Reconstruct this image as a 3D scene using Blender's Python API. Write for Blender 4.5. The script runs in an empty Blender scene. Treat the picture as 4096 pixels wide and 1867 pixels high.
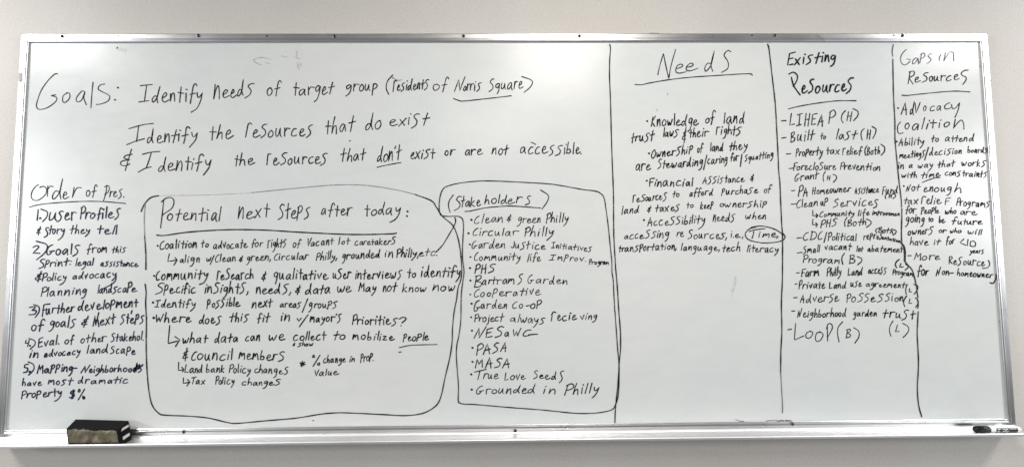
import bpy, math, random
from mathutils import Vector, Matrix

sc = bpy.context.scene
C = sc.collection
# ------------------------------------------------------------------ camera
FPX = 1750.0                      # focal length in pixels of a 4096 px wide frame
CX, CY = 2048.0, 933.5
CAM = Vector((-0.01784, -1.39467, 1.41073))
PITCH, YAW, ROLL = 1.63031, -0.01236, -0.00687
ROT = (Matrix.Rotation(YAW, 3, 'Z') @ Matrix.Rotation(PITCH, 3, 'X') @ Matrix.Rotation(ROLL, 3, 'Z'))
cd = bpy.data.cameras.new('camera'); cam = bpy.data.objects.new('camera', cd); C.objects.link(cam)
cam.matrix_world = Matrix.Translation(CAM) @ ROT.to_4x4()
cd.sensor_width = 36.0; cd.lens = FPX / 4096.0 * 36.0; cd.clip_start = 0.02; cd.clip_end = 200
sc.camera = cam
# ------------------------------------------------------------------ light
w = bpy.data.worlds.new('World'); sc.world = w; w.use_nodes = True
bg = w.node_tree.nodes['Background']; bg.inputs[0].default_value = (1.0, 0.99, 0.98, 1); bg.inputs[1].default_value = 0.17

def ceiling_or_fill_lamp(x, y, sx, sy, power, col=(1.0, 0.97, 0.93), z=2.75):
    l = bpy.data.lights.new('ceiling_or_fill_light', 'AREA'); l.shape = 'RECTANGLE'; l.size = sx; l.size_y = sy
    l.energy = power; l.color = col
    o = bpy.data.objects.new('ceiling_or_fill_light', l); C.objects.link(o); o.location = (x, y, z)
    return o
WARM = (1.0, 0.945, 0.88)
ceiling_or_fill_lamp(0.32, -1.42, 0.60, 1.2, 27, WARM)
ceiling_or_fill_lamp(-2.80, -0.94, 0.7, 0.56, 54, (1.0, 0.97, 0.94))
ceiling_or_fill_lamp(2.90, -1.02, 0.6, 0.6, 42, (1.0, 0.97, 0.94))
ceiling_or_fill_lamp(-0.20, -3.05, 0.9, 1.0, 20, WARM)
def side_fill_lamp(x, y, z, power):      # added fill lights, out of view far to either side of the board
    o = ceiling_or_fill_lamp(x, y, 1.8, 1.4, power, (0.95, 0.975, 1.0), z)
    o.rotation_euler = (Vector((0, -0.2, 0.9)) - Vector((x, y, z))).to_track_quat('-Z', 'Y').to_euler()
side_fill_lamp(-6.4, -3.2, 2.2, 145)
side_fill_lamp(6.4, -3.2, 2.2, 140)
sc.view_settings.view_transform = 'Standard'; sc.view_settings.look = 'None'
sc.view_settings.exposure = 0.10; sc.view_settings.gamma = 1.0
sc.render.engine = 'CYCLES'

# ------------------------------------------------------------------ geometry helpers
def ray(px, py):
    d = Vector(((px - CX) / FPX, -(py - CY) / FPX, -1.0))
    return ROT @ d
def at(px, py, Y=0.0):
    """the point of the vertical plane y = Y that lies behind a spot of the photograph"""
    d = ray(px, py); t = (Y - CAM.y) / d.y
    return CAM + d * t
def at_plane(px, py, p0, n):
    d = ray(px, py); t = (p0 - CAM).dot(n) / d.dot(n)
    return CAM + d * t

def mesh_obj(name, verts, faces, mat, parent=None, smooth=False, label=None):
    me = bpy.data.meshes.new(name); me.from_pydata([tuple(v) for v in verts], [], faces); me.update()
    if mat: me.materials.append(mat)
    if smooth:
        for p in me.polygons: p.use_smooth = True
    o = bpy.data.objects.new(name, me); C.objects.link(o)
    if parent: o.parent = parent
    if label: o['label'] = label
    return o
def bevel(o, wd, seg=2):
    m = o.modifiers.new('bevel', 'BEVEL'); m.width = wd; m.segments = seg; m.limit_method = 'ANGLE'; m.angle_limit = 0.6
    return o
def box(name, a, b, mat, parent=None, bev=0, label=None):
    (x0, y0, z0), (x1, y1, z1) = a, b
    v = [(x, y, z) for x in (x0, x1) for y in (y0, y1) for z in (z0, z1)]
    f = [(0, 1, 3, 2), (4, 6, 7, 5), (0, 4, 5, 1), (2, 3, 7, 6), (0, 2, 6, 4), (1, 5, 7, 3)]
    o = mesh_obj(name, v, f, mat, parent, label=label)
    if bev: bevel(o, bev)
    return o
def hexa(name, q, mat, parent=None, bev=0):
    """q: front TL TR BR BL, back TL TR BR BL"""
    f = [(3, 2, 1, 0), (4, 5, 6, 7), (0, 1, 5, 4), (1, 2, 6, 5), (2, 3, 7, 6), (3, 0, 4, 7)]
    o = mesh_obj(name, q, f, mat, parent)
    if bev: bevel(o, bev, 3)
    return o

# ------------------------------------------------------------------ materials
def mat(name, col, rough=0.5, metal=0.0, **kw):
    m = bpy.data.materials.new(name); m.use_nodes = True
    b = m.node_tree.nodes['Principled BSDF']
    b.inputs['Base Color'].default_value = (*col, 1); b.inputs['Roughness'].default_value = rough
    b.inputs['Metallic'].default_value = metal
    for k, v in kw.items(): b.inputs[k].default_value = v
    return m, m.node_tree, b
def noise(nt, scale, detail=4, mapping=(1, 1, 1), rough=0.5, dist=0.0):
    tc = nt.nodes.new('ShaderNodeTexCoord'); mp = nt.nodes.new('ShaderNodeMapping'); mp.inputs['Scale'].default_value = mapping
    n = nt.nodes.new('ShaderNodeTexNoise'); n.inputs['Scale'].default_value = scale; n.inputs['Detail'].default_value = detail
    n.inputs['Roughness'].default_value = rough; n.inputs['Distortion'].default_value = dist
    nt.links.new(tc.outputs['Object'], mp.inputs[0]); nt.links.new(mp.outputs[0], n.inputs['Vector'])
    return n
def ramp(nt, src, stops):
    r = nt.nodes.new('ShaderNodeValToRGB'); e = r.color_ramp.elements
    e[0].position, e[0].color = stops[0][0], (*stops[0][1], 1); e[1].position, e[1].color = stops[-1][0], (*stops[-1][1], 1)
    for p, c in stops[1:-1]:
        k = e.new(p); k.color = (*c, 1)
    nt.links.new(src, r.inputs[0]); return r
def bump(nt, b, src, strength, dist=0.001):
    bp = nt.nodes.new('ShaderNodeBump'); bp.inputs['Strength'].default_value = strength; bp.inputs['Distance'].default_value = dist
    nt.links.new(src, bp.inputs['Height']); nt.links.new(bp.outputs[0], b.inputs['Normal'])

# painted wall: warm off-white with roller stipple
M_wall, nt, b = mat('wall_paint', (0.66, 0.63, 0.59), 0.6)
n = noise(nt, 2.2, 5); r = ramp(nt, n.outputs[0], [(0.3, (0.605, 0.578, 0.540)), (0.7, (0.655, 0.632, 0.600))])
n2 = noise(nt, 160, 3, rough=0.6)
r2 = ramp(nt, n2.outputs[0], [(0.35, (0.93, 0.93, 0.93)), (0.65, (1.04, 1.04, 1.04))])
mx = nt.nodes.new('ShaderNodeMix'); mx.data_type = 'RGBA'; mx.blend_type = 'MULTIPLY'; mx.inputs[0].default_value = 1
nt.links.new(r.outputs[0], mx.inputs[6]); nt.links.new(r2.outputs[0], mx.inputs[7]); nt.links.new(mx.outputs[2], b.inputs['Base Color'])
bump(nt, b, n2.outputs[0], 0.35, 0.002)
# enamelled writing surface
M_board, nt, b = mat('whiteboard_enamel', (0.60, 0.615, 0.60), 0.17, **{'Specular IOR Level': 0.42})
n = noise(nt, 1.6, 6, rough=0.55)
r = ramp(nt, n.outputs[0], [(0.3, (0.69, 0.735, 0.74)), (0.55, (0.735, 0.76, 0.75)), (0.75, (0.76, 0.768, 0.78))])
n2 = noise(nt, 9, 6, (1, 1, 2.2), 0.65, 0.6)
r2 = ramp(nt, n2.outputs[0], [(0.35, (0.965, 0.965, 0.97)), (0.6, (1.0, 1.0, 1.0))])
mx = nt.nodes.new('ShaderNodeMix'); mx.data_type = 'RGBA'; mx.blend_type = 'MULTIPLY'; mx.inputs[0].default_value = 1
nt.links.new(r.outputs[0], mx.inputs[6]); nt.links.new(r2.outputs[0], mx.inputs[7]); nt.links.new(mx.outputs[2], b.inputs['Base Color'])
mr = nt.nodes.new('ShaderNodeMapRange'); mr.inputs[3].default_value = 0.19; mr.inputs[4].default_value = 0.30
nt.links.new(n2.outputs[0], mr.inputs[0]); nt.links.new(mr.outputs[0], b.inputs['Roughness'])
n3 = noise(nt, 5, 2); bump(nt, b, n3.outputs[0], 0.12, 0.004)
# brushed aluminium, grain along x or along z
def aluminium(name, along, r0=.26, r1=.44, lo=.60, hi=.76, bm=.06):
    m, nt, b = mat(name, (0.80, 0.805, 0.81), 0.32, 1.0)
    mp = (0.6, 300, 300) if along == 'x' else (300, 300, 0.6)
    n = noise(nt, 1.0, 6, mp, 0.6)
    r = ramp(nt, n.outputs[0], [(0.3, (lo, lo + .005, lo + .015)), (0.7, (hi, hi + .005, hi + .015))])
    nt.links.new(r.outputs[0], b.inputs['Base Color'])
    n2 = noise(nt, 5, 6, rough=0.7)
    mr = nt.nodes.new('ShaderNodeMapRange'); mr.inputs[1].default_value = 0.3; mr.inputs[2].default_value = 0.7
    mr.inputs[3].default_value = r0; mr.inputs[4].default_value = r1
    nt.links.new(n2.outputs[0], mr.inputs[0]); nt.links.new(mr.outputs[0], b.inputs['Roughness'])
    bump(nt, b, n.outputs[0], bm, 0.0005)
    return m
M_alx, M_alz = aluminium('aluminium_horizontal', 'x', .26, .36, bm=.03), aluminium('aluminium_upright', 'z')
M_tray = aluminium('aluminium_tray', 'x', .46, .56, .80, .88, .015)
M_seam = mat('dark_gap', (0.03, 0.03, 0.035), 0.8)[0]
M_steel, _, _ = mat('screw_steel', (0.13, 0.13, 0.15), 0.28, 1.0)
M_hole = mat('hole_black', (0.008, 0.008, 0.01), 0.9)[0]
def ink(name, col, rough=0.6):
    m, nt, b = mat(name, col, rough, **{'Specular IOR Level': 0.10})
    n = noise(nt, 60, 4); r = ramp(nt, n.outputs[0], [(0.3, col), (0.75, tuple(min(1, c * 1.9 + 0.004) for c in col))])
    nt.links.new(r.outputs[0], b.inputs['Base Color']); return m
M_ink = ink('black_ink', (0.010, 0.010, 0.014))
M_blue = ink('blue_black_ink', (0.014, 0.011, 0.035))
M_thin = ink('thin_worn_ink', (0.10, 0.10, 0.12))
M_grey = ink('half_erased_ink', (0.20, 0.20, 0.21))
M_faint = ink('faint_erased_ink', (0.40, 0.405, 0.40), 0.4)

# ------------------------------------------------------------------ the handwriting: a single-stroke alphabet
# percent of the x-height; blank separates points, ';' strokes, a doubled point is a sharp corner
G = {
'a':"64,86 40,98 14,72 6,30 18,2 42,24 64,90 64,90 62,30 76,-6",
'b':"12,172 8,90 5,5 5,5 38,2 60,30 45,68 10,52",
'c':"60,92 34,92 8,52 12,8 36,-2 70,14",
'd':"58,60 32,70 8,38 12,2 36,10 58,60 74,182 74,182 62,60 80,-6",
'e':"10,42 42,56 52,82 34,96 12,66 12,18 36,-2 80,20",
'f':"72,152 52,178 34,150 28,60 20,-22; 0,70 60,82",
'g':"62,88 38,100 12,76 14,42 34,34 54,62 64,92 64,92 58,0 36,-58 4,-82",
'h':"14,182 8,90 2,-4 2,-4 16,60 40,84 54,50 60,-6",
'i':"14,88 10,0; 18,130 22,140",
'j':"38,90 34,0 20,-50 0,-55; 40,130 42,138",
'k':"12,172 4,-4; 56,98 8,44 8,44 66,-4",
'l':"14,174 8,0",
'm':"8,98 2,-2 2,-2 20,72 34,94 42,40 42,40 56,80 74,94 82,50 88,-6",
'n':"8,100 2,-4 2,-4 22,66 44,96 56,60 62,-8",
'o':"40,90 12,72 8,24 30,-2 56,24 58,70 36,92",
'p':"12,140 8,60 2,-24; 2,124 38,150 62,118 44,72 10,58",
'q':"64,88 42,102 12,80 12,45 32,32 58,60 66,90 66,90 54,-20 40,-70",
'r':"10,96 4,-4 4,-4 14,60 34,96 66,92",
's':"76,120 42,114 22,90 54,50 50,12 6,-20",
't':"36,156 24,-8; -4,80 72,96",
'u':"8,92 6,30 22,0 44,26 56,92 56,92 60,20 76,-4",
'v':"4,90 28,0 28,0 58,112",
'w':"4,90 12,20 28,0 46,62 46,62 58,4 76,24 92,96",
'x':"6,92 62,-4; 66,104 4,-6",
'y':"6,94 14,48 38,42 62,92 62,92 52,10 22,-50 0,-80",
'z':"8,86 62,92 62,92 10,4 10,4 72,4",
'A':"4,0 40,165 40,165 68,-6; 14,58 72,68",
'B':"12,150 8,0; 4,150 52,162 56,120 14,84 14,84 68,62 60,12 4,-4",
'C':"64,156 32,132 8,70 14,12 36,-4 68,12",
'D':"16,156 10,0; 4,154 60,140 82,78 56,15 4,-2",
'E':"66,156 12,142 12,142 8,2 8,2 64,12; 10,76 56,86",
'F':"72,158 12,146 12,146 12,-12; 8,72 54,80",
'G':"72,156 34,130 6,65 16,4 46,2 72,52 72,52 44,50; 72,52 98,56",
'H':"14,156 8,0; 66,160 60,-6; 8,78 66,86",
'I':"42,150 36,0; 6,146 78,160; 2,-2 66,6",
'J':"52,156 50,30 28,0 4,22",
'K':"14,162 6,0; 66,166 8,74 8,74 72,0",
'L':"16,162 8,0 8,0 74,16",
'M':"6,0 20,150 20,150 42,55 42,55 74,146 74,146 88,0",
'N':"4,0 30,152 30,152 46,6 46,6 84,182",
'O':"52,160 12,124 8,35 40,0 78,45 74,120 44,160",
'P':"14,162 8,-6; 4,150 48,180 74,132 50,86 10,74",
'R':"12,150 10,-4; 4,150 52,166 66,120 14,76 14,76 74,-2",
'S':"78,156 46,162 18,126 62,78 62,26 8,-8",
'T':"46,150 36,0; 0,138 94,166",
'U':"10,155 10,50 30,0 58,30 66,155",
'V':"4,152 30,0 30,0 68,168",
'W':"4,150 20,0 20,0 45,104 45,104 60,0 60,0 94,172",
'X':"6,150 62,-4; 66,154 4,-6",
'1':"14,100 6,0",
'2':"4,78 34,100 52,78 8,6 8,6 70,4",
'3':"4,92 44,100 44,84 24,56 24,56 60,46 48,10 8,0",
'4':"14,100 4,48 4,48 54,54; 56,96 46,-4",
'5':"62,100 22,92 14,60 14,60 58,50 50,12 8,-4",
'0':"40,98 8,80 6,25 36,2 64,30 62,82 38,98",
'(':"44,100 10,70 4,35 24,0", ')':"4,100 44,78 46,40 18,0",
'/':"40,100 0,0", '-':"0,0 60,10", '.':"0,6 4,2", ',':"14,20 10,-12 0,-34", ':':"10,80 13,76; 4,10 7,6",
"'":"6,168 0,138", '?':"4,120 34,152 64,122 34,60; 26,10 30,4", '<':"60,100 0,50 60,0",
'%':"64,104 12,-6; 12,100 2,84 14,74 24,88 12,100; 66,26 54,12 66,0 76,14 66,26",
'$':"62,92 22,88 18,60 60,46 54,10 6,8; 42,108 36,-8; 54,108 50,-6",
'ŕ':"12,150 4,-6; 6,104 28,158 66,146",
'ṕ':"14,104 4,-72; 8,84 38,106 62,80 44,34 10,22",
'ý':"6,94 12,50 36,42 62,92 62,92 52,0 14,-80 -46,-118",
'ń':"10,140 4,-6 4,-6 26,90 48,128 60,70 62,-10",
'&':"64,114 26,102 18,80 56,68 56,68 10,50 4,22 34,20 62,30; 54,155 34,-20",
}
def parse(s):
    return [[tuple(float(c) for c in p.split(',')) for p in st.split()] for st in s.split(';') if st.strip()]
ALT = {'e': "10,44 40,58 46,84 28,97 10,64 14,14 40,-2 86,28", 'r': "4,98 8,-2; 8,58 30,96 72,86", 'a': "60,82 34,94 8,55 12,10 34,8 58,86 58,86 68,0",
       't': "28,150 30,-6; 0,94 64,84", 'n': "6,94 8,-2 8,-2 26,86 46,90 56,-4", 'i': "12,94 14,0; 24,134 14,142", 's': "80,124 48,126 18,98 56,52 44,4 -4,-24", 'o': "46,94 14,84 2,34 24,-4 54,14 64,66 34,98"}
G = {k: parse(v) for k, v in G.items()}; ALT = {k: parse(v) for k, v in ALT.items()}
def spline(pts, step=5):
    """smooth curve through the points, corners where a point is doubled"""
    segs, cur = [], [pts[0]]
    for p in pts[1:]:
        if p == cur[-1]:
            if len(cur) > 1: segs.append(cur)
            cur = [p]
        else: cur.append(p)
    if len(cur) > 1: segs.append(cur)
    out = []
    for s in segs:
        n = len(s)
        if n == 2:
            r = [s[0], ((s[0][0] + s[1][0]) / 2, (s[0][1] + s[1][1]) / 2), s[1]]
        else:
            r = []
            for i in range(n - 1):
                p0 = s[i - 1] if i else (2 * s[0][0] - s[1][0], 2 * s[0][1] - s[1][1])
                p1, p2 = s[i], s[i + 1]
                p3 = s[i + 2] if i + 2 < n else (2 * s[-1][0] - s[-2][0], 2 * s[-1][1] - s[-2][1])
                for k in range(step):
                    t = k / step
                    r.append(tuple(0.5 * ((2 * p1[a]) + (p2[a] - p0[a]) * t + (2 * p0[a] - 5 * p1[a] + 4 * p2[a] - p3[a]) * t * t
                                          + (3 * p1[a] - p0[a] - 3 * p2[a] + p3[a]) * t ** 3) for a in (0, 1)))
            r.append(s[-1])
        out += r if not out else r[1:]
    return out or [pts[0], (pts[0][0] + .5, pts[0][1])]

class Ink:
    """ribbons of ink on the plane y = Y, gathered into one mesh"""
    def __init__(self, Y=-0.0005): self.v, self.f, self.k, self.Y = [], [], 0, Y
    def ribbon(self, P, wd, rnd):
        Y = self.Y - 0.00003 * (self.k % 12); self.k += 1
        n = len(P); v, f = self.v, self.f; b0 = len(v)
        ph = rnd.random() * 6; L = 0
        # pull out duplicates
        Q = [P[0]]
        for p in P[1:]:
            if (p[0] - Q[-1][0]) ** 2 + (p[1] - Q[-1][1]) ** 2 > 1e-8: Q.append(p)
        if len(Q) < 2: Q.append((Q[0][0] + 0.0006, Q[0][1] - 0.0006))
        P = Q; n = len(P)
        rows = []
        for i in range(n):
            a, c = P[max(0, i - 1)], P[min(n - 1, i + 1)]
            dx, dz = c[0] - a[0], c[1] - a[1]; l = math.hypot(dx, dz) or 1e-9
            dx /= l; dz /= l
            if i: L += math.hypot(P[i][0] - P[i - 1][0], P[i][1] - P[i - 1][1])
            hw = wd * 0.5 * (1 + 0.14 * math.sin(ph + L * 110) + 0.08 * math.sin(2 * ph + L * 37))
            rows.append((P[i], dx, dz, hw))
        # round start cap, body, round end cap
        def row(p, dx, dz, hw, back):
            v.append((p[0] - dz * hw + dx * back, Y, p[1] + dx * hw + dz * back))
            v.append((p[0] + dz * hw + dx * back, Y, p[1] - dx * hw + dz * back))
        p, dx, dz, hw = rows[0]
        row(p, dx, dz, hw * .35, -hw * .9); row(p, dx, dz, hw * .8, -hw * .5)
        for p, dx, dz, hw in rows: row(p, dx, dz, hw, 0)
        p, dx, dz, hw = rows[-1]
        tp = 0.75 if L > 0.012 else 1
        row(p, dx, dz, hw * .75 * tp, hw * .6); row(p, dx, dz, hw * .3 * tp, hw)
        m = (len(v) - b0) // 2
        for i in range(m - 1):
            j = b0 + 2 * i; f.append((j, j + 1, j + 3, j + 2))
    def make(self, name, mt, parent, label=None):
        return mesh_obj(name, self.v, self.f, mt, parent, label=label)

TILE = {'Z': (0, 100, 2.935), 'A': (100, 260, 2), 'B': (1200, 260, 2), 'C': (2400, 160, 2), 'D': (60, 700, 3.204), 'E': (60, 1040, 3.204),
        'F': (60, 1300, 3.204), 'G': (560, 720, 2), 'H': (560, 1200, 2), 'I': (1720, 720, 3.204), 'J': (1720, 1060, 3.204),
        'K': (1720, 1340, 3.204), 'L': (2400, 660, 3.204), 'M': (3080, 560, 3.204), 'N': (3080, 860, 3.204), 'O': (3080, 1120, 3.204),
        'P': (3292, 160, 3.204), 'Q': (3292, 500, 3.204), 'R': (3292, 840, 3.204), 'U': (2900, 1600, 2.862), 'V': (800, 100, 2.935)}
def surf(tile, x, y):
    ox, oy, s = TILE[tile]; p = at(ox + x / s, oy + y / s, 0.0); return (p.x, p.z)

def word_strokes(word, x0, x1, y0, y1, h, rnd, slant=0.10):
    """list of strokes in tile pixels, fitted to the written word's extent"""
    pen = 0.0; out = []
    dr = 0
    for ch in word:
        g = G.get(ch)
        if g is None: pen += 45; continue
        if ch in ALT and rnd.random() < .42: g = ALT[ch]
        xs = [p[0] for st in g for p in st]; wdt = max(xs)
        sy = 1 + rnd.uniform(-.13, .10); sx = 1 + rnd.uniform(-.16, .12); dy = rnd.uniform(-8, 8); rr = rnd.uniform(-.09, .09)
        if ch in '.,:-': dy = 0; sx = 1
        if ch == 's': sy *= rnd.uniform(.95, 1.25)
        if ch in 'eao': sy *= rnd.uniform(.85, 1.02)
        for st in g:
            q = []
            for a in st:
                jx, jy = rnd.uniform(-3.5, 3.5), rnd.uniform(-3.5, 3.5)
                if q and a == last: q.append(q[-1]); continue
                last = a
                q.append((pen + a[0] * sx - rr * a[1] * .6 + slant * a[1] + jx, a[1] * sy + dy + rr * (a[0] - wdt / 2) + jy))
            out.append(q)
        pen += wdt * sx + (27 if ch not in 'ertfTFPV' else 10) + rnd.uniform(-8, 9)
    xs = [p[0] for st in out for p in st]; lo, hi = min(xs), max(xs)
    if x1 - x0 < 3 or hi - lo < 16:
        k = h / 100.; off = (x0 + x1) / 2 - (lo + hi) / 2 * k
    else: k = (x1 - x0) / (hi - lo); off = x0 - lo * k
    res = []
    for st in out:
        res.append([(off + p[0] * k, y0 + (y1 - y0) * ((p[0] - lo) / max(hi - lo, 1)) - p[1] * h / 100.) for p in st])
    return res

WB = bpy.data.objects.new('whiteboard', None); C.objects.link(WB)
WB.location = (0, 0, 0)
WB['label'] = 'long white dry erase board with aluminium frame, covered in black handwritten notes'
WB['category'] = 'whiteboard'

BASE_W = 0.0036
def write(tile, label, spec, wf=1.0, mt=None, name='handwriting_line'):
    """spec tokens: word@x0,x1,y0[,y1][,h] or ~x,y_x,y (a traced stroke, '=' before the point doubles it)"""
    rnd = random.Random(label + spec[:40]); h = 50
    wf *= 0.93; root = None; words = []                      # [text, Ink, right edge]
    def get(text, x0, x1, alone):
        """each written word is a piece of its own; a lone capital joins the letters that follow it closely"""
        if words and not alone and words[-1][2] is not None and x0 - words[-1][2] < 26 and (len(words[-1][0]) <= 2 or len(text) == 1) and words[-1][0] != '*':
            words[-1][0] += text; words[-1][2] = x1
        else: words.append([text, Ink(), x1])
        return words[-1][1]
    for tok in spec.split():
        if tok.startswith('#'): h = float(tok[1:]); continue
        if tok.startswith('~'):
            pts = [tuple(float(c) for c in p.split(',')) for p in tok[1:].split('_')]
            K = get('', min(p[0] for p in pts), max(p[0] for p in pts), False)
            K.ribbon([surf(tile, *p) for p in spline(pts, 8)], BASE_W * wf, rnd); continue
        wd, nums = tok.rsplit('@', 1); a = [float(c) for c in nums.split(',')]
        x0, x1, y0 = a[:3]; y1 = a[3] if len(a) > 3 else y0; hh = a[4] if len(a) > 4 else h
        if wd == '*':      # a bullet dot
            K = get('*', x0, x0, True)
            for q in (0, 1): K.ribbon([surf(tile, x0, y0 - 2 * q), surf(tile, x0 + x1, y0 + 2 - 3 * q)], BASE_W * wf * 1.6, rnd)
            continue
        K = get(wd, x0, x1, False)
        thin = 0.86 if hh / TILE[tile][2] < 20 and wd not in '()/-' else 1.0
        for st in word_strokes(wd, x0, x1, y0, y1, hh, rnd):
            K.ribbon([surf(tile, *p) for p in spline(st, 4)], BASE_W * wf * thin, rnd)
    if name != 'handwriting_line': return words[0][1].make(name, mt or M_ink, WB, label)
    root = bpy.data.objects.new('handwriting_line', None); C.objects.link(root); root.parent = WB
    root['label'] = 'handwriting reading "%s"' % label
    for text, K, _ in words:
        K.make('bullet_dot' if text == '*' else 'word', mt or M_ink, root)
    return root

# ------------------------------------------------------------------ all the writing on the board
def line(*a, **k): return write(*a, **k)
line('Z', 'Goals:', '~675,575_640,582_560,660_480,780_430,930_440,980_480,993_560,970_640,915_668,870_655,845_600,832_600,832_655,820 ~790,800_745,830_735,880_750,912_790,895_820,850_815,805_780,798 ~998,785_960,780_905,845_895,885_915,905_960,880_998,790_998,790_985,860_1015,938 ~1093,675_1080,800_1068,975 ~1230,695_1180,705_1152,745_1180,775_1270,820_1290,855_1260,900_1180,930_1130,935 *@1381,6,738 *@1348,6,880', .9)
line('A', 'Identify needs of target', '#75 I@912,1020,302,302,91 dentifý@1020,1420,305,285 ńeeds@1510,1835,268,242 of@1937,2052,240,238,68 target@2150,2475,248,226,62')
line('B', 'group (residents of Norris Square)', 'grouṕ@365,618,214,206,54 (@690,742,250,250,162 ŕesidents@745,1030,210,186,50 of@1065,1190,205,203,56 N@1235,1320,216,216,68 orris@1308,1450,208,203,52 Square@1512,1785,205,186,54 )@1775,1855,225,225,120')
line('A', 'Identify the resources', '~832,510_940,480_1028,468 ~910,485_900,560_893,612 ~815,638_880,612_955,590 dentify@980,1380,627,604,64 the@1478,1668,600,582,66 ŕeSources@1765,2300,580,570,70')
line('B', 'that do exist', 'that@205,445,548,528,72 do@528,648,520,500,72 exist@722,1038,490,476,64')
line('A', '& Identify the resources', '&@768,858,828,828,90 ~940,715_1010,698_1078,692 ~1010,705_990,770_970,825 ~905,858_960,828_1010,815 dentify@1070,1490,850,826,70 the@1680,1838,805,796,55 ŕeSources@1935,2420,800,785,60')
line('B', "that don't exist or are not accessible.", "that@325,528,770,760,58 don't@620,815,772,755,66 exist@888,1083,750,742,52 or@1160,1242,725,722,48 are@1325,1462,720,714,48 not@1535,1670,716,712,52 accessible.@1765,2248,708,712,56 ~1848,618_1868,626_1885,636")
for t, p, f in (('B', '~1228,270_1280,288_1320,289_1500,270_1690,248', 1), ('B', '~618,818_700,800_808,780', 1), ('D', '~185,412_300,382_500,358_850,338_1130,340_1418,364', .9),
                ('G', '~135,440_200,442_400,415_700,397_1000,400_1300,418_1700,435_2000,430_2052,424', 1.25), ('H', '~2072,378_2160,360_2260,355_2378,353', .85),
                ('I', '~448,402_520,396_700,358_900,338_1040,333_1200,342_1418,358', 1), ('C', '~280,357_330,360_400,345_550,320_700,302_900,288_1180,272_1218,283', 1),
                ('C', '~1508,552_1600,530_1750,505_1900,488_2048,487', 1.05), ('P', '~1012,710_1080,713_1250,695_1500,670_1700,658_1882,668', 1), ('Q', '~1272,735_1350,705_1420,682_1500,675', 1)):
    write(t, 'underline drawn in black marker', p, f, name='underline')
line('D', 'Order of pres.', '~318,160_345,148_380,150_405,185_395,240_350,290_300,320_255,325_220,305_208,265_225,200_270,145_300,125 r@415,490,275,275,140 d@485,612,305,300,138 e@620,690,300,296,95 r@735,850,282,282,120 of@915,1055,275,275,85 ~1150,155_1185,132_1212,165_1190,222_1150,248 ~1180,140_1160,250_1132,338 res.@1212,1395,282,285,84', .85, M_thin if False else M_blue)
line('D', '1.) User Profiles', '1@285,298,578,578,128 *@322,4,552 )@335,412,612,612,180 u@440,530,578,576,100 ser@540,785,576,568,95 Profiles@840,1350,562,548,82', 1.15, M_blue)
line('D', '& Story they tell', '&@280,330,755,755,62 S@375,432,790,790,72 torý@434,635,758,742,62 they@705,960,752,745,62 tell@1060,1310,742,762,68', 1.15, M_blue)
line('D', '2) Goals from this', '2@230,318,998,998,102 )@275,410,1080,1080,240 Goals@410,830,1018,1012,80 from@925,1170,1000,985,62 this@1245,1420,992,985,48', 1.15, M_blue)
line('E', 'Sprint: legal assistance', 'S@305,388,105,105,68 print:@380,722,90,58,54 legal@780,1010,74,66,52 assistance@1100,1580,72,78,46', 1.15, M_blue)
line('E', '& Policy advocacy', '&@265,345,268,268,72 Policý@350,660,265,248,56 advocacy@745,1300,245,215,58 ~1300,200_1285,265_1220,320_1100,375', 1.15, M_blue)
line('E', 'Planning landscape', 'Planning@335,920,462,432,64 landsca@1062,1430,425,408,60 P@1440,1500,412,412,70 e@1500,1565,402,402,58', 1.15, M_blue)
line('E', '3) Further development', '3@180,272,688,688,100 )@240,308,718,718,165 F@350,448,712,712,100 urther@400,765,692,655,74 development@812,1580,645,592,72', 1.15, M_blue)
line('E', 'of goals & Next steps', 'of@215,385,900,892,90 goals@435,780,858,850,78 &@860,940,845,845,78 Next@1000,1290,840,800,80 steps@1350,1655,810,805,80 ~1500,645_1495,662_1490,682 ~1030,800_1060,760_1075,850 ', 1.15, M_blue)
line('E', '4.) Eval. of other Stakehol.', '4@132,182,1108,1108,82 *@190,4,1092 )@180,256,1150,1150,132 Eval.@300,562,1118,1072,72 of@640,760,1072,1066,60 other@845,1175,1055,1035,60 Stakehol.@1228,1645,1040,1026,62', 1.1, M_blue)
line('F', 'in advocacy landscape', 'in@190,295,410,405,68 advocacy@380,840,405,368,52 land@925,1190,360,348,62 Scape@1222,1545,355,368,62', 1.2, M_blue)
line('F', '5.) Mapping- Neighborhoods', '5@110,172,608,608,98 *@188,5,594 )@170,240,640,640,165 Mapping@285,738,608,588,66 -@758,795,550,550,40 N@845,962,608,608,66 eighborhoods@958,1640,604,584,56 ~1520,590_1570,500_1550,580_1600,495_1580,560_1640,500 ~1530,600_1600,520', 1.2, M_blue)
line('F', 'have most dramatic', 'have@95,345,775,768,54 most@425,750,752,758,54 dramatic@812,1445,745,738,52', 1.2, M_blue)
line('F', 'Property $ %', 'Propertý@85,600,932,898,62 $@698,765,925,925,110 %@810,895,945,945,118 ~870,905_885,925_870,925', 1.2, M_blue)
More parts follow.
